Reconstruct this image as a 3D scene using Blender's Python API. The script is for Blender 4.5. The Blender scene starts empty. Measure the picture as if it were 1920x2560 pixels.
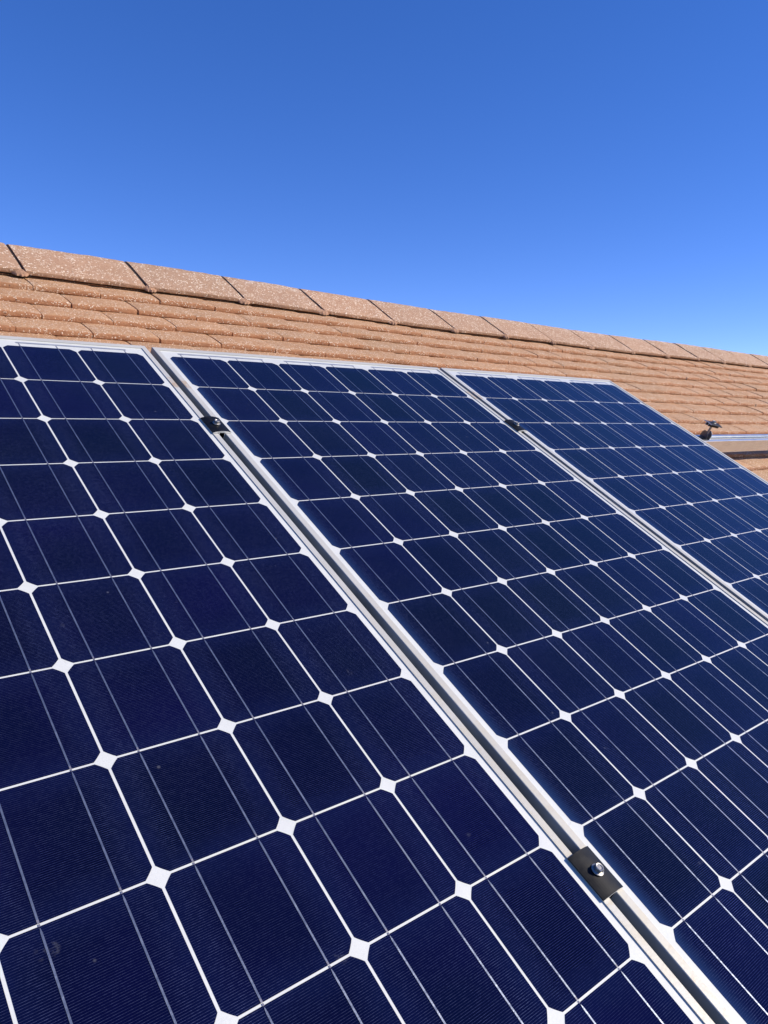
import bpy, bmesh, math, random
from mathutils import Vector, Matrix
random.seed(7)
SC = bpy.context.scene
COL = SC.collection
R = math.radians

# ------------------------------------------------------------------ camera
PITCH = R(29.0)                      # slope of the roof and of the panels
ORG = Vector((0.0, 0.0, 4.6))        # top left cell corner of the middle panel
# slope axes: u along the ridge, v up the slope, n out of the panels
AX = Matrix(((1, 0, 0), (0, math.cos(PITCH), -math.sin(PITCH)), (0, math.sin(PITCH), math.cos(PITCH))))
def W(u, v, n=0.0):
    return ORG + AX @ Vector((u, v, n))

cam_d = bpy.data.cameras.new('camera')
cam = bpy.data.objects.new('camera', cam_d); COL.objects.link(cam)
cx = AX @ Vector((0.7573459817, -0.5622791061, 0.3320681719))
cy = AX @ Vector((0.0708734778, 0.5762882904, 0.8141675236))
cz = cx.cross(cy)
m = Matrix((cx, cy, cz)).transposed().to_4x4()
m.translation = W(-0.6838081, -1.32283981, 0.61523608)
cam.matrix_world = m
cam_d.sensor_fit = 'VERTICAL'; cam_d.sensor_height = 24.0; cam_d.lens = 24.0 * 1914.97 / 2560
cam_d.clip_start = 0.02; cam_d.clip_end = 3000
SC.camera = cam

# ------------------------------------------------------------------ sky, sun, exposure
SUN = (AX @ Vector((0.90, -0.33, 1.0))).normalized()      # towards the sun
EL = math.asin(SUN.z); AZ = math.atan2(SUN.x, SUN.y)
wd = bpy.data.worlds.new("World"); SC.world = wd; wd.use_nodes = True
nt = wd.node_tree; nt.nodes.clear()
sky = nt.nodes.new('ShaderNodeTexSky'); sky.sky_type = 'NISHITA'; sky.sun_disc = False
sky.sun_elevation = EL; sky.sun_rotation = AZ
sky.altitude = 2000; sky.air_density = 0.55; sky.dust_density = 0.0; sky.ozone_density = 3.0
hs = nt.nodes.new('ShaderNodeHueSaturation'); hs.inputs['Saturation'].default_value = 1.275; hs.inputs['Hue'].default_value = 0.5225
bg = nt.nodes.new('ShaderNodeBackground'); bg.inputs['Strength'].default_value = 0.15
wo = nt.nodes.new('ShaderNodeOutputWorld')
nt.links.new(sky.outputs[0], hs.inputs['Color']); gm = nt.nodes.new('ShaderNodeGamma'); gm.inputs['Gamma'].default_value = 0.76
nt.links.new(hs.outputs[0], gm.inputs['Color']); nt.links.new(gm.outputs[0], bg.inputs[0]); nt.links.new(bg.outputs[0], wo.inputs[0])
sd = bpy.data.lights.new('sun', 'SUN'); sd.energy = 2.6; sd.angle = R(0.53); sd.color = (1.0, 0.90, 0.76)
so = bpy.data.objects.new('sun', sd); COL.objects.link(so)
so.rotation_euler = SUN.to_track_quat('Z', 'Y').to_euler(); so.location = (0, 0, 20)
SC.view_settings.view_transform = 'Standard'; SC.view_settings.look = 'None'
SC.view_settings.exposure = 1.15; SC.view_settings.gamma = 1.0

# ------------------------------------------------------------------ helpers
def empty(name, loc, rot=None, parent=None):
    o = bpy.data.objects.new(name, None); o.empty_display_size = 0.1; COL.objects.link(o)
    o.location = loc
    if rot is not None: o.rotation_euler = rot
    o.parent = parent
    return o

def tag(o, label=None, cat=None, group=None, kind=None):
    if label: o['label'] = label
    if cat: o['category'] = cat
    if group: o['group'] = group
    if kind: o['kind'] = kind
    return o

class MB:
    """collects geometry, links it as one mesh object"""
    def __init__(s): s.v = []; s.f = []; s.m = []
    def add(s, verts, faces, mi=0):
        b = len(s.v); s.v += [tuple(p) for p in verts]
        for f in faces: s.f.append(tuple(i + b for i in f)); s.m.append(mi)
    def box(s, x0, x1, y0, y1, z0, z1, mi=0):
        s.add([(x0,y0,z0),(x1,y0,z0),(x1,y1,z0),(x0,y1,z0),(x0,y0,z1),(x1,y0,z1),(x1,y1,z1),(x0,y1,z1)],
              [(0,3,2,1),(4,5,6,7),(0,1,5,4),(1,2,6,5),(2,3,7,6),(3,0,4,7)], mi)
    def prism_x(s, prof, x0, x1, mi=0, mend=None):
        """closed (y,z) outline, counter-clockwise seen from +x, swept along x"""
        n = len(prof)
        s.add([(x0, y, z) for y, z in prof] + [(x1, y, z) for y, z in prof],
              [(i, (i+1) % n, n + (i+1) % n, n + i) for i in range(n)], mi)
        e = mi if mend is None else mend
        s.add([(x0, y, z) for y, z in prof], [tuple(reversed(range(n)))], e)
        s.add([(x1, y, z) for y, z in prof], [tuple(range(n))], e)
    def prism_y(s, prof, y0, y1, mi=0, mend=None):
        """closed (x,z) outline swept along y"""
        n = len(prof)
        s.add([(x, y0, z) for x, z in prof] + [(x, y1, z) for x, z in prof],
              [(i, n + i, n + (i+1) % n, (i+1) % n) for i in range(n)], mi)
        e = mi if mend is None else mend
        s.add([(x, y0, z) for x, z in prof], [tuple(range(n))], e)
        s.add([(x, y1, z) for x, z in prof], [tuple(reversed(range(n)))], e)
    def lathe(s, prof, seg=24, cx=0, cy=0, mi=0, hexr=False):
        rings = []
        for r, z in prof:
            rings.append([(cx + r*math.cos(2*math.pi*i/seg), cy + r*math.sin(2*math.pi*i/seg), z) for i in range(seg)])
        vs = [p for rg in rings for p in rg]; fs = []
        for k in range(len(prof)-1):
            for i in range(seg):
                a = k*seg+i; b = k*seg+(i+1) % seg
                fs.append((a, b, b+seg, a+seg))
        fs.append(tuple(reversed(range(seg)))); fs.append(tuple(range((len(prof)-1)*seg, len(prof)*seg)))
        s.add(vs, fs, mi)
    def mesh(s, name, mats, smooth=None):
        me = bpy.data.meshes.new(name); me.from_pydata(s.v, [], s.f)
        for mt in (mats if isinstance(mats, (list, tuple)) else [mats]): me.materials.append(mt)
        me.polygons.foreach_set('material_index', s.m)
        if smooth is not None:
            bm = bmesh.new(); bm.from_mesh(me); bmesh.ops.remove_doubles(bm, verts=bm.verts, dist=1e-6)
            bmesh.ops.recalc_face_normals(bm, faces=bm.faces); bm.to_mesh(me); bm.free()
            me.polygons.foreach_set('use_smooth', [True]*len(me.polygons))
            me.set_sharp_from_angle(angle=R(smooth))
        me.update()
        return me
    def build(s, name, mats, parent=None, smooth=None):
        o = bpy.data.objects.new(name, s.mesh(name, mats, smooth)); COL.objects.link(o); o.parent = parent
        return o

def bevel(o, w, seg=2, ang=35):
    md = o.modifiers.new('bevel', 'BEVEL'); md.width = w; md.segments = seg; md.limit_method = 'ANGLE'; md.angle_limit = R(ang)
    return o

# ------------------------------------------------------------------ materials
class NT:
    def __init__(s, name):
        s.mat = bpy.data.materials.new(name); s.mat.use_nodes = True
        s.t = s.mat.node_tree; s.t.nodes.clear()
        s.out = s.n('ShaderNodeOutputMaterial'); s.b = s.n('ShaderNodeBsdfPrincipled')
        s.l(s.b.outputs[0], s.out.inputs[0])
        s.geo = s.n('ShaderNodeNewGeometry'); s.tc = s.n('ShaderNodeTexCoord')
    def n(s, k, **kw):
        q = s.t.nodes.new(k)
        for a, b in kw.items(): setattr(q, a, b)
        return q
    def l(s, a, b): s.t.links.new(a, b)
    def setin(s, sock, v):
        if hasattr(v, 'is_linked') or hasattr(v, 'links'): s.l(v, sock)
        else: sock.default_value = v
    def math(s, op, a, b=0.0, c=0.0, clamp=False):
        q = s.n('ShaderNodeMath', operation=op); q.use_clamp = clamp
        for i, v in enumerate((a, b, c)): s.setin(q.inputs[i], v)
        return q.outputs[0]
    def noise(s, vec, scale, detail=3, rough=0.55, dist=0.0):
        q = s.n('ShaderNodeTexNoise'); s.l(vec, q.inputs['Vector']); q.inputs['Scale'].default_value = scale
        q.inputs['Detail'].default_value = detail; q.inputs['Roughness'].default_value = rough; q.inputs['Distortion'].default_value = dist
        return q.outputs['Fac']
    def vor(s, vec, scale, feat='F1', rand=1.0):
        q = s.n('ShaderNodeTexVoronoi', feature=feat); s.l(vec, q.inputs['Vector']); q.inputs['Scale'].default_value = scale
        q.inputs['Randomness'].default_value = rand
        return q
    def ramp(s, fac, a, b, lo=0.0, hi=1.0):
        q = s.n('ShaderNodeMapRange'); s.setin(q.inputs[0], fac)
        q.inputs[1].default_value = a; q.inputs[2].default_value = b; q.inputs[3].default_value = lo; q.inputs[4].default_value = hi
        return q.outputs[0]
    def mix(s, f, a, b, mode='MIX'):
        q = s.n('ShaderNodeMix', data_type='RGBA', blend_type=mode); s.setin(q.inputs[0], f)
        for i, v in ((6, a), (7, b)):
            if isinstance(v, tuple): q.inputs[i].default_value = (*v, 1)
            else: s.l(v, q.inputs[i])
        return q.outputs[2]
    def sep(s, vec):
        q = s.n('ShaderNodeSeparateXYZ'); s.l(vec, q.inputs[0]); return q.outputs
    def mapv(s, vec, scale=(1, 1, 1), loc=(0, 0, 0)):
        q = s.n('ShaderNodeMapping'); s.l(vec, q.inputs[0]); q.inputs['Scale'].default_value = scale; q.inputs['Location'].default_value = loc
        return q.outputs[0]
    def bump(s, h, dist, st=1.0, prev=None):
        q = s.n('ShaderNodeBump'); s.l(h, q.inputs['Height']); q.inputs['Distance'].default_value = dist; q.inputs['Strength'].default_value = st
        if prev is not None: s.l(prev, q.inputs['Normal'])
        return q.outputs[0]
    def set(s, **kw):
        for k, v in kw.items():
            k = k.replace('_', ' ')
            if isinstance(v, tuple): v = (*v, 1) if len(v) == 3 else v
            s.setin(s.b.inputs[k], v)

def mat_tile(name, base, light, speck_scale=300.0, speck_lim=0.19, crest=None):
    t = NT(name); P = t.geo.outputs['Position']
    big = t.noise(P, 2.3, 4); mid = t.noise(P, 14, 5, 0.65); fine = t.noise(P, 420, 3, 0.7); grit = t.noise(P, 150, 4, 0.7)
    rnd = t.n('ShaderNodeAttribute'); rnd.attribute_name = 'tint'
    tv = rnd.outputs['Fac']
    c = t.mix(t.ramp(mid, 0.3, 0.7), base, light)
    c = t.mix(t.ramp(tv, 0, 1, 0.0, 0.55), c, (base[0]*0.86, base[1]*1.0, base[2]*1.12))
    # the broken nose of a tile shows redder clay than its weathered face
    ns = t.n('ShaderNodeAttribute'); ns.attribute_name = 'nose'
    c = t.mix(t.math('MULTIPLY', ns.outputs['Fac'], t.ramp(t.noise(P, 60, 4, 0.7), 0.3, 0.6, 0.55, 1.0)), c, (base[0]*0.80, base[1]*0.64, base[2]*0.58))
    # grey-green weathering in patches
    c = t.mix(t.ramp(big, 0.5, 0.72, 0.0, 0.4), c, (0.44, 0.33, 0.20))
    c = t.mix(t.ramp(grit, 0.32, 0.7, 0.55, 0.0), c, (base[0]*0.58, base[1]*0.5, base[2]*0.48))
    c = t.mix(t.ramp(fine, 0.3, 0.75, 0.28, 0.0), c, (0.16, 0.08, 0.05))
    # pale grit set in the clay
    v = t.vor(t.mapv(P, (1, 1, 1)), speck_scale); v2 = t.vor(P, speck_scale*0.45)
    sel = t.sep(v.outputs['Color'])[0]; sel2 = t.sep(v2.outputs['Color'])[1]
    clus = t.ramp(t.noise(P, 22, 3), 0.35, 0.65, 0.55, 0.92)
    s1 = t.math('MULTIPLY', t.ramp(v.outputs['Distance'], 0.36, 0.5, 1, 0), t.math('GREATER_THAN', sel, t.math('SUBTRACT', 1.5, clus)))
    s2 = t.math('MULTIPLY', t.ramp(v2.outputs['Distance'], 0.22, 0.34, 1, 0), t.math('GREATER_THAN', sel2, 1 - speck_lim*0.5))
    sp = t.math('MAXIMUM', t.math('MULTIPLY', s1, 0.75), t.math('MULTIPLY', s2, 0.9))
    c = t.mix(sp, c, (0.92, 0.78, 0.60))
    dk = t.vor(P, 120); dsel = t.sep(dk.outputs['Color'])[2]
    d1 = t.math('MULTIPLY', t.ramp(dk.outputs['Distance'], 0.2, 0.32, 1, 0), t.math('GREATER_THAN', dsel, 0.95))
    c = t.mix(t.math('MULTIPLY', d1, 0.7), c, (0.08, 0.05, 0.035))
    if crest is not None:
        hz = t.ramp(t.sep(P)[2], crest-0.034, crest-0.002, 0, 1)
        bl = t.math('MULTIPLY', hz, t.ramp(t.noise(P, 26, 5, 0.75, 0.8), 0.50, 0.66, 0, 1))
        bl = t.math('MULTIPLY', bl, t.ramp(t.sep(P)[0], 0.6, 2.2, 0.35, 0.85))
        c = t.mix(bl, c, (0.78, 0.70, 0.60))
    t.set(Base_Color=c, Roughness=t.ramp(grit, 0.3, 0.7, 0.95, 0.75))
    t.b.inputs['Specular IOR Level'].default_value = 0.3
    h = t.math('ADD', t.math('MULTIPLY', fine, 0.5), t.math('ADD', t.math('MULTIPLY', grit, 1.0), t.math('MULTIPLY', sp, 0.25)))
    n1 = t.bump(mid, 0.004, 0.6)
    t.l(t.bump(h, 0.0022, 0.9, n1), t.b.inputs['Normal'])
    return t.mat

CLAY = mat_tile('clay_tile', (0.58, 0.320, 0.160), (0.68, 0.415, 0.225))

CAPC = mat_tile('ridge_clay', (0.54, 0.32, 0.19), (0.66, 0.42, 0.26), 240, 0.5, crest=W(0, 0.838, -0.110).z)

def mat_simple(name, col, rough=0.8, metal=0.0, nscale=40, var=0.25, bmp=0.0):
    t = NT(name); P = t.geo.outputs['Position']
    n = t.noise(P, nscale, 5)
    c = t.mix(t.ramp(n, 0.3, 0.7), tuple(x*(1-var) for x in col), tuple(min(1, x*(1+var)) for x in col))
    t.set(Base_Color=c, Roughness=t.ramp(n, 0.3, 0.7, rough*0.9, min(1, rough*1.1)), Metallic=metal)
    if bmp: t.l(t.bump(n, bmp, 0.8), t.b.inputs['Normal'])
    return t.mat
MORTAR = mat_simple('mortar', (0.03, 0.019, 0.014), 0.95, 0, 120, 0.5, 0.004)
FILLET = mat_simple('fillet_mortar', (0.36, 0.205, 0.125), 0.95, 0, 150, 0.3, 0.003)
RENDERW = mat_simple('wall_render', (0.55, 0.5, 0.42), 0.9, 0, 8, 0.12, 0.003)
GROUND = mat_simple('grass_ground', (0.07, 0.10, 0.035), 1.0, 0, 0.8, 0.5)
BOARD = mat_simple('fascia_paint', (0.6, 0.58, 0.54), 0.5, 0, 20, 0.08)

def mat_frame():
    t = NT('anodised_frame'); P = t.geo.outputs['Position']; L = t.sep(t.tc.outputs['Object'])
    n = t.noise(t.mapv(P, (1, 1, 1)), 9, 5, 0.6); f = t.noise(P, 260, 3); st = t.noise(P, 34, 5, 0.65, 0.4)
    c = t.mix(t.ramp(n, 0.3, 0.7), (0.47, 0.465, 0.43), (0.54, 0.53, 0.485))
    # cream grime further down the long sides, in uneven patches
    low = t.ramp(L[1], -0.55, -1.0, 0.0, 1.0)
    gm = t.math('MULTIPLY', t.ramp(st, 0.35, 0.62, 0.15, 0.7), low)
    c = t.mix(gm, c, (0.50, 0.455, 0.35))
    st2 = t.noise(P, 75, 4, 0.7)
    c = t.mix(t.math('MULTIPLY', t.ramp(st2, 0.58, 0.7, 0, 0.45), t.ramp(low, 0, 1, 0.25, 1)), c, (0.46, 0.37, 0.24))
    # brown marks at the frame joint near the top
    dv = t.math('ABSOLUTE', t.math('SUBTRACT', L[1], -0.118))
    box = t.math('MULTIPLY', t.ramp(dv, 0.016, 0.022, 1, 0), t.ramp(t.noise(P, 95, 3, 0.7, 1.0), 0.38, 0.55, 0, 1))
    c = t.mix(t.math('MULTIPLY', box, 0.6), c, (0.40, 0.24, 0.10))
    t.set(Base_Color=c, Metallic=0.08, Roughness=t.ramp(f, 0.3, 0.7, 0.42, 0.56))
    t.l(t.bump(f, 0.0003, 0.5), t.b.inputs['Normal'])
    return t.mat
FRAME = mat_frame()
SIDE = mat_simple('shade_toned_frame_side', (0.235, 0.26, 0.29), 0.5, 0.2, 18, 0.2)  # outer frame walls, with the shade of the panel gaps put into the colour

def glassy(t, rough=0.03):
    """tempered front glass: a clear coat with faint waviness and a dusting of dirt"""
    P = t.geo.outputs['Position']
    t.b.inputs['Coat Weight'].default_value = 1.0; t.b.inputs['Coat IOR'].default_value = 1.32
    dust = t.noise(P, 60, 6, 0.7)
    t.l(t.ramp(dust, 0.4, 0.75, 0.015, 0.035), t.b.inputs['Coat Roughness'])
    q = t.bump(t.noise(P, 500, 2), 0.00003, 0.3); t.l(q, t.b.inputs['Coat Normal'])

SP_ = 0.8128
def mat_cell():
    t = NT('silicon_cell'); P = t.geo.outputs['Position']; L = t.sep(t.tc.outputs['Object'])
    oi = t.n('ShaderNodeObjectInfo'); rnd = oi.outputs['Random']
    n = t.noise(P, 5, 3); n2 = t.noise(P, 45, 4, 0.6)
    c = t.mix(rnd, (0.0004, 0.0012, 0.0060), (0.0018, 0.0014, 0.026))
    wx0 = t.sep(P)[0]
    c = t.mix(t.ramp(wx0, -0.1, 0.1, 0.35, 0.0), c, (0.0020, 0.0006, 0.030))
    c = t.mix(t.ramp(n, 0.35, 0.65, 0, 0.6), c, (0.0006, 0.0022, 0.011))
    ex = t.math('MAXIMUM', t.math('ABSOLUTE', L[0]), t.math('ABSOLUTE', L[1]))
    eb = t.math('MULTIPLY', t.ramp(ex, 0.034, 0.062, 0, 1), t.ramp(n2, 0.3, 0.7, 0.35, 0.9))
    c = t.mix(eb, c, (0.0030, 0.0050, 0.034))
    # thin printed silver fingers, 2 mm apart
    fr = t.math('FRACT', t.math('MULTIPLY', t.math('ADD', L[1], 1.0), 500.0))
    line = t.ramp(t.math('ABSOLUTE', t.math('SUBTRACT', fr, 0.5)), 0.045, 0.075, 1, 0)
    ax = t.math('ABSOLUTE', L[0])
    band = t.ramp(t.math('ABSOLUTE', t.math('SUBTRACT', ax, 0.046)), 0.0, 0.014, 1.0, 0.0)
    streak = t.noise(t.mapv(t.tc.outputs['Object'], (55, 500, 1)), 1.0, 2, 0.6)
    spark = t.noise(t.mapv(P, (30, 30, 30)), 8, 3, 0.8)
    am = t.math('MULTIPLY', t.ramp(spark, 0.42, 0.62, 0.35, 1.0), t.math('ADD', 0.62, t.math('MULTIPLY', band, 0.42)))  # uneven sparkle of the fingers put into their colour, stronger in side bands
    am = t.math('MULTIPLY', am, t.ramp(t.noise(P, 6, 3), 0.3, 0.7, 0.6, 1.15))
    fm = t.math('MULTIPLY', line, am, clamp=True)
    c = t.mix(fm, c, (0.082, 0.098, 0.20))
    # pale blue glow beside the left frame edge, put into the cell colour
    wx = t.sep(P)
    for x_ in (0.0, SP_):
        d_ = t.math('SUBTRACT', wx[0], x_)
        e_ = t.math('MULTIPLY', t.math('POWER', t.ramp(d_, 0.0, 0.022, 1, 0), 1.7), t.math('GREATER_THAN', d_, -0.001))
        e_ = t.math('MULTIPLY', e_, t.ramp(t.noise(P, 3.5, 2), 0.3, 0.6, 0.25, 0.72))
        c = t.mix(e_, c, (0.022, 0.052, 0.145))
    # specks and bird-lime smears lying on the glass
    sm = t.noise(P, 13, 5, 0.75, 0.6); sm2 = t.noise(P, 180, 3, 0.7)
    sme = t.math('MULTIPLY', t.ramp(sm, 0.66, 0.74, 0, 1), t.ramp(sm2, 0.48, 0.62, 0, 1))
    vv = t.vor(P, 26); vs = t.math('MULTIPLY', t.ramp(vv.outputs['Distance'], 0.03, 0.055, 1, 0), t.math('GREATER_THAN', t.sep(vv.outputs['Color'])[0], 0.82))
    c = t.mix(t.math('MULTIPLY', t.math('MAXIMUM', sme, vs), 0.14), c, (0.35, 0.36, 0.38))
    t.set(Base_Color=c, Roughness=t.ramp(fm, 0, 1, 0.30, 0.42), Metallic=0.0)
    t.b.inputs['Specular IOR Level'].default_value = 0.0
    glassy(t)
    return t.mat
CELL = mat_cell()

def mat_back():
    t = NT('white_backsheet'); P = t.geo.outputs['Position']; n = t.noise(P, 30, 5, 0.6); f = t.noise(P, 600, 2)
    c = t.mix(t.ramp(n, 0.3, 0.75), (0.68, 0.69, 0.64), (0.60, 0.61, 0.57))
    c = t.mix(t.ramp(f, 0.4, 0.7, 0, 0.3), c, (0.50, 0.52, 0.53))
    st = t.noise(P, 90, 4, 0.7)
    c = t.mix(t.ramp(st, 0.66, 0.74, 0, 0.4), c, (0.35, 0.33, 0.30))
    t.set(Base_Color=c, Roughness=0.6); glassy(t)
    return t.mat
BACK = mat_back()

def mat_ribbon(name, col, r=0.34, met=0.75):
    t = NT(name); P = t.geo.outputs['Position']
    n = t.noise(P, 70, 4, 0.7)
    c = t.mix(t.ramp(n, 0.3, 0.7), tuple(x*0.72 for x in col), col)
    t.set(Base_Color=c, Metallic=met, Roughness=t.ramp(n, 0.3, 0.7, r, r+0.15))
    t.l(t.bump(t.noise(P, 160, 3), 0.0006, 0.8), t.b.inputs['Normal'])
    t.b.inputs['Coat Weight'].default_value = 1.0; t.b.inputs['Coat IOR'].default_value = 1.42; t.b.inputs['Coat Roughness'].default_value = 0.04
    return t.mat
RIBBON = mat_ribbon('tinned_ribbon', (0.25, 0.285, 0.37))
BUS = mat_ribbon('tinned_cross_ribbon', (0.50, 0.52, 0.54), 0.4, 0.5)

def mat_metal(name, col, rough, met=1.0, sc=200, brushed=None):
    t = NT(name); P = t.tc.outputs['Object']
    n = t.noise(t.mapv(P, brushed or (1, 1, 1)), sc, 4, 0.6)
    g = t.noise(P, 25, 4)
    c = t.mix(t.ramp(g, 0.3, 0.7), tuple(x*0.85 for x in col), col)
    t.set(Base_Color=c, Metallic=met, Roughness=t.ramp(n, 0.3, 0.7, rough*0.75, rough*1.3))
    t.l(t.bump(n, 0.0002, 0.4), t.b.inputs['Normal'])
    return t.mat
RAILM = mat_metal('mill_aluminium', (0.74, 0.74, 0.71), 0.3, 0.85, 60, (0.05, 6, 6))
CUT = mat_metal('cut_aluminium', (0.80, 0.79, 0.75), 0.45, 0.4)
STEEL = mat_metal('stainless_steel', (0.42, 0.40, 0.37), 0.34, 0.7)
DULL = mat_metal('dull_spring_steel', (0.20, 0.20, 0.205), 0.45, 0.85)
def mat_black():
    t = NT('black_anodised'); P = t.geo.outputs['Position']
    n = t.noise(P, 90, 5, 0.65); s = t.vor(P, 160)
    c = t.mix(t.ramp(n, 0.35, 0.7), (0.003, 0.0033, 0.004), (0.008, 0.0085, 0.0095))
    c = t.mix(t.ramp(t.noise(P, 45, 5, 0.8), 0.62, 0.74, 0, 0.35), c, (0.035, 0.034, 0.032))
    t.set(Base_Color=c, Roughness=t.ramp(n, 0.3, 0.7, 0.4, 0.55), Metallic=0.0)
    t.b.inputs['Specular IOR Level'].default_value = 0.25
    return t.mat
BLACK = mat_black()

# ------------------------------------------------------------------ ground
g = MB(); g.add([(-900,-900,0),(900,-900,0),(900,900,0),(-900,900,0)], [(0,1,2,3)])
tag(g.build('ground', GROUND), kind='structure')

# ------------------------------------------------------------------ house
ROOF_N = -0.140; GAUGE = 0.0845; C1 = 0.583; TW = 0.165
U0, U1 = -2.6, 9.4
HL = Vector((3.4, 0.0, 0.0))
house = empty('house', HL)
tag(house, 'house with pinkish orange clay tiled roof carrying the solar panels', 'house')
def H(u, v, n): return W(u, v, n) - HL
def sag(u):      # the old roof line is not quite straight
    return 0.014*max(0.0, min(1.6, 1 - u/1.5)) + 0.0025*math.sin(u*1.7+0.5) + 0.0015*math.sin(u*4.1)

def wob(a, b, c):
    return (math.sin(a*37.1+c*1.3)+math.sin(a*91.7+b*2.1+c)+0.6*math.sin(a*211.0+c*3.7))/2.6

class Tiles(MB):
    def __init__(s): super().__init__(); s.t = []; s.e = []
    def tile(s, u0, u1, v0, n0, length, thick, nu, seed, fn, detail=True):
        """one clay tile: rounded worn nose, slightly cambered top, sides; fn maps (u,v,n)"""
        rr = random.Random(seed)
        dn = rr.uniform(-0.0009, 0.0014); rot = rr.uniform(-0.004, 0.004); dv = rr.uniform(-0.0018, 0.0018)
        th = thick*rr.uniform(0.93, 1.1)
        if detail: prof = [(0.010,0.0004),(0.0030,0.0010),(0.0004,0.0024),(0.0,0.0045),(0.0012,0.0085),(0.0024,0.0116),(0.0038,0.0128),(0.007,0.0132),(0.035,0.0102),(0.066,0.0052),(0.0845,0.0016),(length,-0.003)]
        else: prof = [(0.006,0.0004),(0.0,0.006),(0.0020,0.0105),(0.006,0.0130),(0.0845,0.0016),(length,-0.003)]
        k = th/0.0140; base = len(s.v); c = 0.5*(u0+u1); h = 0.5*(u1-u0); ph = rr.uniform(0, 60)
        tint = rr.random()
        cols = []
        for i in range(nu+1):
            a = -1 + 2*i/nu
            u = c + a*h
            camber = 0.0008*(1-a*a)
            jag = 0.0010*wob(u, 0, ph) if detail else 0
            col = []
            for j, (pv, pn) in enumerate(prof):
                nose = max(0.0, 1-pv/0.02)
                vv = v0 + dv + pv + jag*nose + rot*a*h*1.5
                lift = 1.0 if pn > 0.001 else 0.15
                nn = n0 + dn*lift + pn*k + (camber + 0.0009*wob(u*0.6, j, ph+j*0.7)*nose)*lift + rot*a*h*0.5
                cr = 0.0009*max(0.0, abs(a)-0.93)/0.07
                col.append(fn(u - (0.0006 if a > .99 else 0), vv, nn - cr))
            cols.append(col)
        np_ = len(prof); vs = [p for cc in cols for p in cc]; fs = []
        for i in range(nu):
            for j in range(np_-1):
                a = i*np_+j; fs.append((a, a+np_, a+np_+1, a+1))
        # bottom edge and sides
        b = len(vs)
        for cc in (cols[0], cols[-1]):
            x = Vector(cc[-1]) - Vector(cc[0])
            vs += [tuple(Vector(cc[-1]) - UP*0.012)]
        fs.append(tuple([b] + [j for j in reversed(range(np_))])[::-1]); fs.append(tuple([b+1] + [nu*np_+j for j in reversed(range(np_))]))
        s.add(vs, fs); s.t += [tint]*len(vs)
        s.e += ([1.0 if pv < 0.0055 else 0.0 for pv, pn in prof]*(nu+1)) + [0.0]*2
UP = Vector((0, -math.sin(PITCH), math.cos(PITCH)))

T = Tiles()
ncourse = 44
phase = {1: 0.085, 2: 0.155, 3: 0.056, 4: 0.149}
for k in range(0, ncourse):
    vk = C1 - GAUGE*(k-1)
    ph = phase.get(k, 0.066 + 0.083*((k+1) % 2) + 0.006*math.sin(k*2.3))
    i0 = int(math.floor((U0-ph)/TW)); i1 = int(math.ceil((U1-ph)/TW))
    near_row = k <= 10
    edge = None
    for i in range(i0, i1):
        ja = 0.003*math.sin(i*12.9898+k*78.233) + 0.0012*math.sin(i*3.3+k)
        jb = 0.003*math.sin((i+1)*12.9898+k*78.233) + 0.0012*math.sin((i+1)*3.3+k)
        a = ph + i*TW + ja; b = ph + (i+1)*TW + jb
        gap = 0.0016 + 0.0026*(0.5+0.5*math.sin(i*5.1+k*9.7))**2
        near = a > -1.2 and a < 5 and (k <= 12)
        T.tile(a + gap*0.5, b - gap*0.5, vk, ROOF_N + sag(a)*1.0, GAUGE+0.028, 0.0145, 14 if near else 5, i*1000+k, lambda u, v, n: H(u, v, n), near)
T.back = None
nfront = len(T.v)
# roof deck beneath, and the far slope with its own courses
V_AP = 0.80
apex = W(0, V_AP, ROOF_N+0.004)
def mirror(u, v, n):
    p = W(u, v, n); return Vector((p.x, 2*apex.y - p.y, p.z)) - HL
for k in range(0, ncourse):
    vk = C1 - GAUGE*(k-1)
    for i in range(24):
        a = U0 + i*0.5
        T.tile(a+0.001, a+0.499, vk, ROOF_N, GAUGE+0.028, 0.0145, 1, i*77+k, mirror, False)
vb = C1 - GAUGE*(ncourse-1.2)
roof_mesh_v = len(T.v)
for fn in (H, mirror):
    b = [fn(U0+.02, vb, ROOF_N-0.02), fn(U1-.02, vb, ROOF_N-0.02), fn(U1-.02, V_AP-.01, ROOF_N-0.02), fn(U0+.02, V_AP-.01, ROOF_N-0.02)]
    T.add(b, [(0,1,2,3)]); T.t += [0.5]*4; T.e += [0.0]*4
me = T.mesh('roof', CLAY)
at = me.attributes.new('tint', 'FLOAT', 'POINT'); at.data.foreach_set('value', T.t)
at = me.attributes.new('nose', 'FLOAT', 'POINT'); at.data.foreach_set('value', T.e)
me.polygons.foreach_set('use_smooth', [True]*len(me.polygons)); me.set_sharp_from_angle(angle=R(32)); me.update()
roof = bpy.data.objects.new('roof', me); COL.objects.link(roof); roof.parent = house

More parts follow.
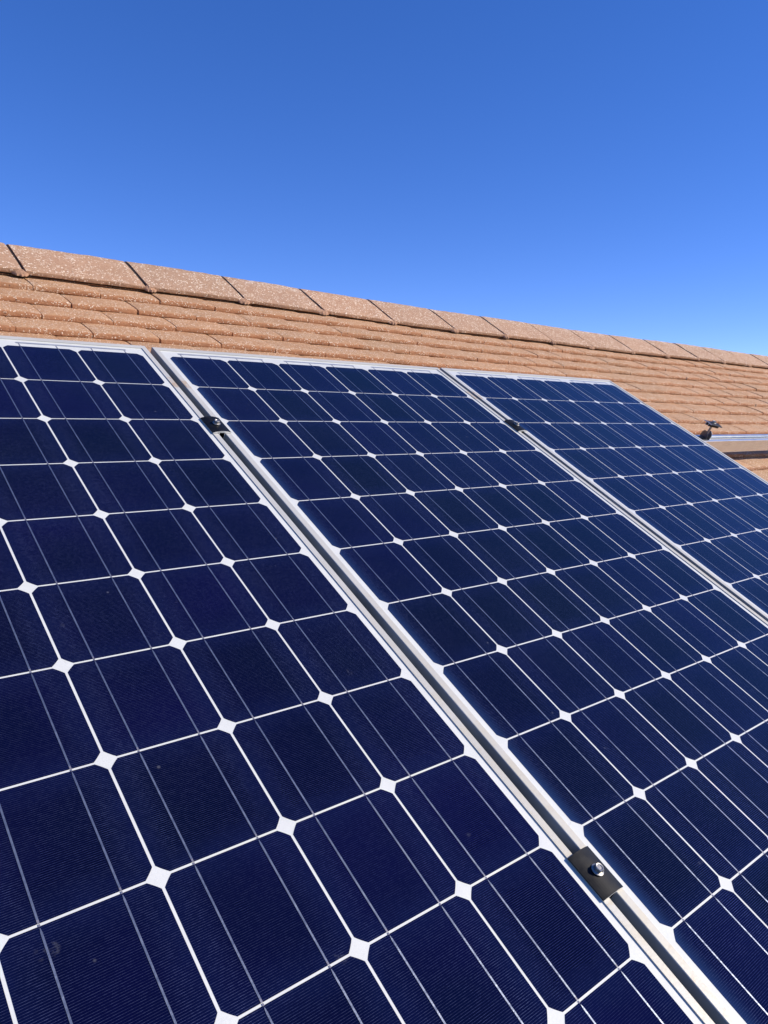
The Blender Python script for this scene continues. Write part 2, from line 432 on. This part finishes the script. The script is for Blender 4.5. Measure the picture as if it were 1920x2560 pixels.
# ridge caps: measured joints along the ridge
J = [-2.31, -2.0, -1.68, -1.365, -1.045, -0.72, -0.40, -0.082, 0.237, 0.548, 0.844, 1.147, 1.462, 1.76, 2.073, 2.372, 2.711, 3.028, 3.347, 3.638, 3.965]
while J[-1] < U1-0.3: J.append(J[-1]+0.315)
tight = {14: 0.006, 15: 0.006, 17: 0.015, 18: 0.017}
CB, CT = 0.655, 0.838          # bottom edge and apex of the caps, up the slope
NB, NA = ROOF_N+0.024, ROOF_N+0.030
def cap_profile(dv, dn, k):
    """(v,n) from bottom edge over the apex, front wing only"""
    return [(CB+0.004+dv, NB-0.011), (CB+0.001+dv, NB-0.0095), (CB+dv, NB-0.004), (CB+0.0006+dv, NB-0.0006+dn), (CB+0.0022+dv, NB+0.0002+dn), (CB+0.05+dv*.6, NB+0.002+dn),
            (CB+0.10, NB+0.0035+dn), (CT-0.035, NA-0.001+dn), (CT-0.014, NA-0.0015+dn), (CT-0.004, NA-0.0045+dn)]
for q in range(len(J)-1):
    gp = tight.get(q, 0.0070 + 0.0050*min(1, q/14) + 0.002*math.sin(q*2.7)); gp2 = tight.get(q+1, 0.0070 + 0.0050*min(1, (q+1)/14) + 0.002*math.sin((q+1)*2.7))
    a, b = J[q]+gp/2, J[q+1]-gp2/2
    rr = random.Random(q*31+5); nu = 26
    dv = rr.uniform(-0.002, 0.002); dn = rr.uniform(-0.001, 0.0015); sk = rr.uniform(-0.006, 0.006); ph = rr.uniform(0, 50)
    mb = MB(); rows = []
    for i in range(nu+1):
        f = i/nu; u = a + (b-a)*f; sg = sag(u)
        prof = cap_profile(dv + sk*(f-0.5) + 0.0012*wob(u, 0, ph), dn + 0.0006*wob(u*0.3, 1, ph), q)
        bow = 0.0012*(1-(2*f-1)**2)
        vs = []
        lean = (J[q]-a)*0
        for j, (v, n) in enumerate(prof):
            e = 0.0011*wob(v*1.7+u*0.8, j*0.4, ph+j) if j not in (0,) else 0
            p = W(u, v, n+sg+e+(bow if j > 2 else 0)); vs.append(p)
        ap_y = W(0, CT+0.0035, NA).y
        far = [Vector((p.x, 2*ap_y-p.y, p.z)) for p in reversed(vs)]
        rows.append(vs + far)
    nr = len(rows[0]); V = [p - HL for r_ in rows for p in r_]
    # underside
    und = []
    for r_ in rows:
        und += [r_[0]-HL+Vector((0,0.006,0.0)), Vector((r_[0].x, ap_y, r_[9].z-0.022))-HL, r_[-1]-HL+Vector((0,-0.006,0))]
    F = []
    for i in range(nu):
        for j in range(nr-1):
            x = i*nr+j; F.append((x, x+nr, x+nr+1, x+1))
    off = len(V); V += und
    for i in range(nu):
        for j in range(2):
            x = off+i*3+j; F.append((x, x+1, x+4, x+3))
        F.append((i*nr, off+i*3, off+i*3+3, (i+1)*nr)); F.append((i*nr+nr-1, (i+1)*nr+nr-1, off+i*3+5, off+i*3+2))
    for i in (0, nu):
        loop = [i*nr+j for j in range(nr)] + [off+i*3+2, off+i*3+1, off+i*3]
        F.append(tuple(loop) if i == 0 else tuple(reversed(loop)))
    mb.add(V, F)
    me = mb.mesh('ridge_cap', CAPC, smooth=24)
    at = me.attributes.new('tint', 'FLOAT', 'POINT'); at.data.foreach_set('value', [rr.random()]*len(me.vertices))
    o = bpy.data.objects.new('ridge_cap', me); COL.objects.link(o); o.parent = house
# dark mortar bed under the caps, showing in the joints
mb = MB(); nu = 200
V = []; F = []
prof = [(CB+0.008, NB-0.016), (CB+0.0095, NB-0.0045), (CB+0.05, NB-0.0015), (CB+0.10, NB+0.0005), (CT-0.03, NA-0.004), (CT-0.008, NA-0.007)]
apy = W(0, CT+0.0035, NA).y
for i in range(nu+1):
    u = U0+0.3 + (U1-U0-0.6)*i/nu; sg = sag(u)
    r_ = [W(u, v, n+sg) for v, n in prof]
    r_ += [Vector((p.x, 2*apy-p.y, p.z)) for p in reversed(r_)]
    V += [p-HL for p in r_]
nr = len(prof)*2
for i in range(nu):
    for j in range(nr-1):
        x = i*nr+j; F.append((x, x+nr, x+nr+1, x+1))
mb.add(V, F); mb.build('mortar_bed', MORTAR, house, smooth=40)
# small mortar fillets squeezed out below each joint
for q in range(5, len(J)-1):
    rr = random.Random(q); L_ = rr.uniform(0.035, 0.06); u0 = J[q]+rr.uniform(-.012, .012)
    mb = MB(); V = []; F = []; nn = 12; prof = 6
    for i in range(nn+1):
        f = -1+2*i/nn; r_ = max(0.0, (1-f*f))**0.6
        for j in range(prof+1):
            a = math.pi*j/prof
            w = 1+0.15*math.sin(i*2.1+j+q)
            V.append(H(u0+f*L_*0.5, CB+0.006-0.016*r_*math.cos(a)*w - 0.001, ROOF_N+0.0135+sag(u0)+0.0105*r_*math.sin(a)*w))
    for i in range(nn):
        for j in range(prof):
            x = i*(prof+1)+j; F.append((x, x+prof+1, x+prof+2, x+1))
    mb.add(V, F); mb.build('mortar_fillet', FILLET, house, smooth=60)
# walls, gables, fascia
e = W(0, vb, ROOF_N); y0 = e.y+0.35; y1 = 2*apex.y - y0; zt = e.z+0.05
x0, x1 = U0+0.25, U1-0.25
mb = MB()
za = apex.z-0.10
mb.add([Vector(p)-HL for p in [(x0,y0,0),(x1,y0,0),(x1,y1,0),(x0,y1,0),(x0,y0,zt),(x1,y0,zt),(x1,y1,zt),(x0,y1,zt),(x0,apex.y,za),(x1,apex.y,za)]],
       [(0,1,5,4),(2,3,7,6),(1,2,6,9,5),(3,0,4,8,7)])
mb.build('wall', RENDERW, house)
mb = MB(); mb.box(x0-HL.x-.2, x1-HL.x+.2, e.y-.005, e.y+0.015, e.z-0.20, e.z-0.022)
mb.build('fascia_board', BOARD, house)

# ------------------------------------------------------------------ solar panels
PT = 0.127; SP = 0.8132
cw, ch = 0.06205, 0.06240      # half cell
def cell_outline():
    c0 = 0.0527; pts = []
    rad = math.hypot(ch, c0)
    # corner arc from (cw, y) to (x, ch)
    a0 = math.acos(cw/rad); a1 = math.asin(ch/rad)
    arc = [(rad*math.cos(a0+(a1-a0)*i/4), rad*math.sin(a0+(a1-a0)*i/4)) for i in range(5)]
    for sx, sy, rev in ((1,1,False),(-1,1,True),(-1,-1,False),(1,-1,True)):
        q = [(x*sx, y*sy) for x, y in (reversed(arc) if rev else arc)]
        pts += q
    return pts
co = cell_outline(); nco = len(co)
mb = MB(); mb.add([(x, y, 0.0) for x, y in co] + [(x, y, -0.0006) for x, y in co],
                  [tuple(range(nco))] + [(i, i+nco, (i+1) % nco + nco, (i+1) % nco) for i in range(nco)])
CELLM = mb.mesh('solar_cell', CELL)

X0, X1 = -0.0192, 6*PT+0.0192                # outer frame
Y1, Y0 = 0.0345, -12*PT-0.0345
LIP = 0.0104
FT, FB = 0.0015, -0.040
def frame_mesh():
    mb = MB()
    # outer walls, top lip, inner drop: four mitred members
    o = [(X0,Y0),(X1,Y0),(X1,Y1),(X0,Y1)]
    lx, ly = LIP, 0.0118
    i_ = [(X0+lx,Y0+ly),(X1-lx,Y0+ly),(X1-lx,Y1-ly),(X0+lx,Y1-ly)]
    j_ = [(X0+lx*2.6,Y0+ly*2.6),(X1-lx*2.6,Y0+ly*2.6),(X1-lx*2.6,Y1-ly*2.6),(X0+lx*2.6,Y1-ly*2.6)]
    c = 0.0007
    oc = [(X0+c,Y0+c),(X1-c,Y0+c),(X1-c,Y1-c),(X0+c,Y1-c)]
    V = [(x,y,FB) for x,y in o] + [(x,y,FT-c) for x,y in o] + [(x,y,FT) for x,y in oc] + [(x,y,FT) for x,y in i_] + [(x,y,-0.0002) for x,y in i_] + [(x,y,FB) for x,y in j_] + [(x,y,FB+0.002) for x,y in j_]
    F = []
    for k in range(4):
        l = (k+1) % 4
        for a, b in ((0,4),(4,8),(8,12),(12,16)):
            F.append((a+k, a+l, b+l, b+k))
        F.append((20+k, 20+l, l, k)); F.append((24+k, 24+l, 20+l, 20+k))
    mb.add(V, F)
    # hairline where the corner pieces meet on the long sides, and the sealant line next to the glass
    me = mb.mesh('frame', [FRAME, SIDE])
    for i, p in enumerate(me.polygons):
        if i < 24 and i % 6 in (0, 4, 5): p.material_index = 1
    return me
FM = frame_mesh()
mb = MB(); a = 0.001
mb.box(X0+LIP-0.004, X1-LIP+0.004, Y0+0.0118-0.004, Y1-0.0118+0.004, -0.0062, -0.00022)
BM_ = mb.mesh('backsheet', BACK)
# ribbons: a strip per busbar over each cell, dipping dark through the gap to the next cell
mb = MB(); rw = 0.00085
for r_ in range(12):
    yc = -(r_+0.5)*PT
    yt, yb_ = yc+ch-0.0018, yc-ch+0.0030
    mb.add([(-rw*0.35,yt,0.0004),(rw*0.35,yt,0.0004),(rw,yt-0.004,0.0004),(rw,yb_,0.0004),(-rw,yb_,0.0004),(-rw,yt-0.004,0.0004)], [(0,5,4,3,2,1)])
    for s_ in (-1, 1):
        mb.add([(s_*rw,yt-0.004,0.0004),(s_*rw,yb_,0.0004),(s_*rw,yb_,0.00005),(s_*rw,yt-0.004,0.00005)], [(0,1,2,3)] if s_ < 0 else [(3,2,1,0)])
    if r_ < 12:
        mb.add([(-rw,yc+ch+0.0016,0.00025),(rw,yc+ch+0.0016,0.00025),(rw*.9,yt+0.0012,0.00035),(-rw*.9,yt+0.0012,0.00035)], [(0,3,2,1)], 1)
        mb.add([(-rw,yb_,0.0004),(rw,yb_,0.0004),(rw,yc-ch,0.00025),(-rw,yc-ch,0.00025)], [(1,0,3,2)], 1)
mb.box(-rw, rw, -0.0002, 0.0095, -0.0008, 0.0001, 1)
GAPRIB = mat_ribbon('ribbon_in_gap', (0.20, 0.20, 0.26), 0.5, 0.3)  # darker ribbon tone, the shade in the cell gaps put into it
RM = mb.mesh('busbar_ribbon', [RIBBON, GAPRIB])
mb = MB(); mb.box(0.25*PT-0.004, 1.75*PT+0.004, 0.0095, 0.0145, -0.0010, 0.0002)
XM = mb.mesh('cross_ribbon', BUS)

def link_part(me, name, parent, loc):
    o = bpy.data.objects.new(name, me); COL.objects.link(o); o.parent = parent; o.location = loc
    return o
def make_panel(u, v, rot=0.0):
    root = empty('solar_panel', W(u, v, 0), (PITCH, 0, 0))
    link_part(FM, 'frame', root, (0,0,0)); link_part(BM_, 'backsheet', root, (0,0,0))
    for c in range(6):
        for r_ in range(12):
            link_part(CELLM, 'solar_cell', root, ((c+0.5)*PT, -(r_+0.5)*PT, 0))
        for b in (0.25, 0.75):
            link_part(RM, 'busbar_ribbon', root, ((c+b)*PT, 0, 0))
    for k in range(3):
        link_part(XM, 'cross_ribbon', root, (2*k*PT, 0, 0))
    return root
GP = 'dark blue solar panels side by side on the roof'
for u, v, lab in ((-SP-0.0006, 0.0026, 'solar panel at the left, cut off by the left edge of the photo'),
                  (0.0, 0.0, 'middle solar panel between two clamped gaps, dark blue with silver frame'),
                  (SP-0.0004, 0.0011, 'farthest solar panel, its right frame edge beside bare roof tiles and loose clamp')):
    tag(make_panel(u, v), lab, 'solar panel', GP)

# ------------------------------------------------------------------ rails
def rail(v, ua, ub, label):
    z1_, z0_ = FB-0.0003, FB-0.047
    s = 0.0205
    root = empty('mounting_rail', W(ua, v, z0_), (PITCH, 0, 0))
    h = z1_-z0_
    # extrusion outline (y,z): slotted top with raised lips, ribbed faces
    prof = [(-s,0),(s,0),(s,h*0.30),(s-0.0015,h*0.34),(s-0.0015,h*0.62),(s,h*0.66),(s,h-0.001),(s-0.001,h),
            (0.0105,h),(0.0105,h-0.0035),(0.0065,h-0.0035),(0.0055,h-0.0065),(0.0125,h-0.0075),(0.0125,h-0.020),
            (-0.0125,h-0.020),(-0.0125,h-0.0075),(-0.0055,h-0.0065),(-0.0065,h-0.0035),(-0.0105,h-0.0035),(-0.0105,h),
            (-s+0.001,h),(-s,h-0.001)]
    mb = MB(); mb.prism_x(prof, 0, ub-ua)
    o = mb.build('rail_profile', RAILM, root)
    # hidden feet that carry the rail on the tiles
    mb = MB()
    k = 0.3
    while k < 2.7:
        mb.box(k, k+0.03, -0.024, 0.05, -0.048, -0.0445); mb.box(k, k+0.03, -0.025, -0.0215, -0.048, 0.02)
        k += 0.8
    mb.build('roof_hook', STEEL, root)
    tag(root, label, 'rail', 'aluminium rails under the panels')
rail(-0.2745, -1.2, 5.2, 'shiny aluminium rail running out past the farthest panel above the tiles')
rail(-1.19, -1.2, 5.2, 'lower aluminium rail beneath the panels, glimpsed in the gap by the nearest clamp')

# ------------------------------------------------------------------ clamps
def hexbolt(z, parent, seed=0.3, shaft=None):
    mb = MB()
    # washer flange, hexagon head with chamfered crown and a dished top
    mb.lathe([(0.0085,z),(0.0088,z+0.0006),(0.0086,z+0.0012),(0.0068,z+0.0019)], 28)
    hx = [(0.0066*math.cos(seed+i*math.pi/3), 0.0066*math.sin(seed+i*math.pi/3)) for i in range(6)]
    z0_, z1_ = z+0.0015, z+0.0068
    V = [(x,y,z0_) for x,y in hx] + [(x,y,z1_-0.0009) for x,y in hx]
    F = [(i,(i+1)%6,6+(i+1)%6,6+i) for i in range(6)]
    ring = [(0.0054*math.cos(seed+i*math.pi/12), 0.0054*math.sin(seed+i*math.pi/12), z1_) for i in range(24)]
    V += ring
    for i in range(6):
        a, b = 6+i, 6+(i+1) % 6
        r_ = [12+(4*i+j) % 24 for j in range(5)]
        F.append((a, b, r_[4], r_[3], r_[2], r_[1], r_[0]))
    b0 = len(V); V += [(0.0040*math.cos(seed+i*math.pi/12), 0.0040*math.sin(seed+i*math.pi/12), z1_-0.0002) for i in range(24)]
    b1 = len(V); V += [(0.0030*math.cos(seed+i*math.pi/12), 0.0030*math.sin(seed+i*math.pi/12), z1_-0.0011) for i in range(24)]
    for i in range(24):
        j = (i+1) % 24
        F.append((12+i,12+j,b0+j,b0+i)); F.append((b0+i,b0+j,b1+j,b1+i))
    F.append(tuple(range(b1, b1+24)))
    mb.add(V, F)
    if shaft: mb.lathe([(0.0038,shaft),(0.0038,z)], 16)
    o = mb.build('bolt', STEEL, parent)
    if not shaft: o.scale = (0.8, 0.8, 0.9); o.location.z = 0.0007
    return o
def clamp_plate(parent, hw=0.0178, hl=0.0255, n0=0.0019, web=-0.014):
    """arched strip with two webs underneath, cut ends bare"""
    top = [(-hw + 2*hw*i/12, n0 + 0.0016 + 0.0032*(1-((i-6)/6)**2)) for i in range(13)]
    prof = [(-hw, n0), (-0.0062, n0+0.0002), (-0.0062, web), (-0.0047, web), (-0.0047, n0+0.0012), (0.0047, n0+0.0012), (0.0047, web), (0.0062, web), (0.0062, n0+0.0002), (hw, n0)] + list(reversed(top))
    prof = [(x, z) for x, z in prof]
    mb = MB(); mb.prism_y(prof, -hl, hl, 0, 1)
    return mb.build('clamp_plate', [BLACK, CUT], parent)
GC = 'black clamps on the panel gaps'
for u, v, lab, sd_ in ((-0.0263, -0.276, 'black clamp with bright bolt on the upper end of the left gap', 0.3),
                  (-0.0263, -1.190, 'nearest and largest black clamp, low in the left gap, with a domed bolt', 0.9),
                  (0.7875, -0.275, 'small distant black clamp on the gap before the farthest panel', 0.1),
                  (0.7875, -1.190, None, 0.5)):
    if lab is None: continue
    root = empty('panel_clamp', W(u, v, 0), (PITCH, 0, R(0.8)))
    tag(root, lab, 'clamp', GC)
    clamp_plate(root); hexbolt(0.0072, root, sd_)
# loose end clamp standing on the bare rail
root = empty('loose_clamp', W(1.7815, -0.2745, FB), Matrix((AX.col[0], AX.col[1], AX.col[2])).transposed().to_euler())
root.rotation_euler = (AX @ Matrix.Rotation(R(78), 3, 'Z')).to_euler()
tag(root, 'loose black clamp standing up on its bolt on the bare rail right of the panels', 'clamp', GC)
h = 0.0525
pl = clamp_plate(root, 0.0185, 0.0275, 0.0, -0.009); pl.location = (0, 0, h); pl.rotation_euler = (R(3), R(2), 0)
bo = hexbolt(h+0.0045, root, 0.4, 0.004)
# channel nut with two rounded spring wings
mb = MB()
mb.box(-0.007, 0.007, -0.017, 0.017, -0.006, 0.0022)
mb.build('channel_nut', DULL, root)
for s_ in (-1, 1):
    mb = MB(); V = []; n_ = 14
    yy = 0.0085*s_
    out = [(-0.015, 0.0)] + [(-0.0145+0.029*i/n_, 0.012+0.015*math.sin(math.pi*i/n_)**0.7) for i in range(n_+1)] + [(0.015, 0.0)]
    def bend(x, z, d): return (x + d*0, yy + s_*(0.0035*(z/0.02) - 10*x*x) + d, z)
    V = [bend(x, z, 0.0) for x, z in out] + [bend(x, z, 0.0014) for x, z in out]; k_ = len(out)
    F = [tuple(range(k_)), tuple(reversed(range(k_, 2*k_)))] + [(i, k_+i, k_+(i+1) % k_, (i+1) % k_) for i in range(k_)]
    mb.add(V, F)
    mb.build('spring_wing', DULL, root)
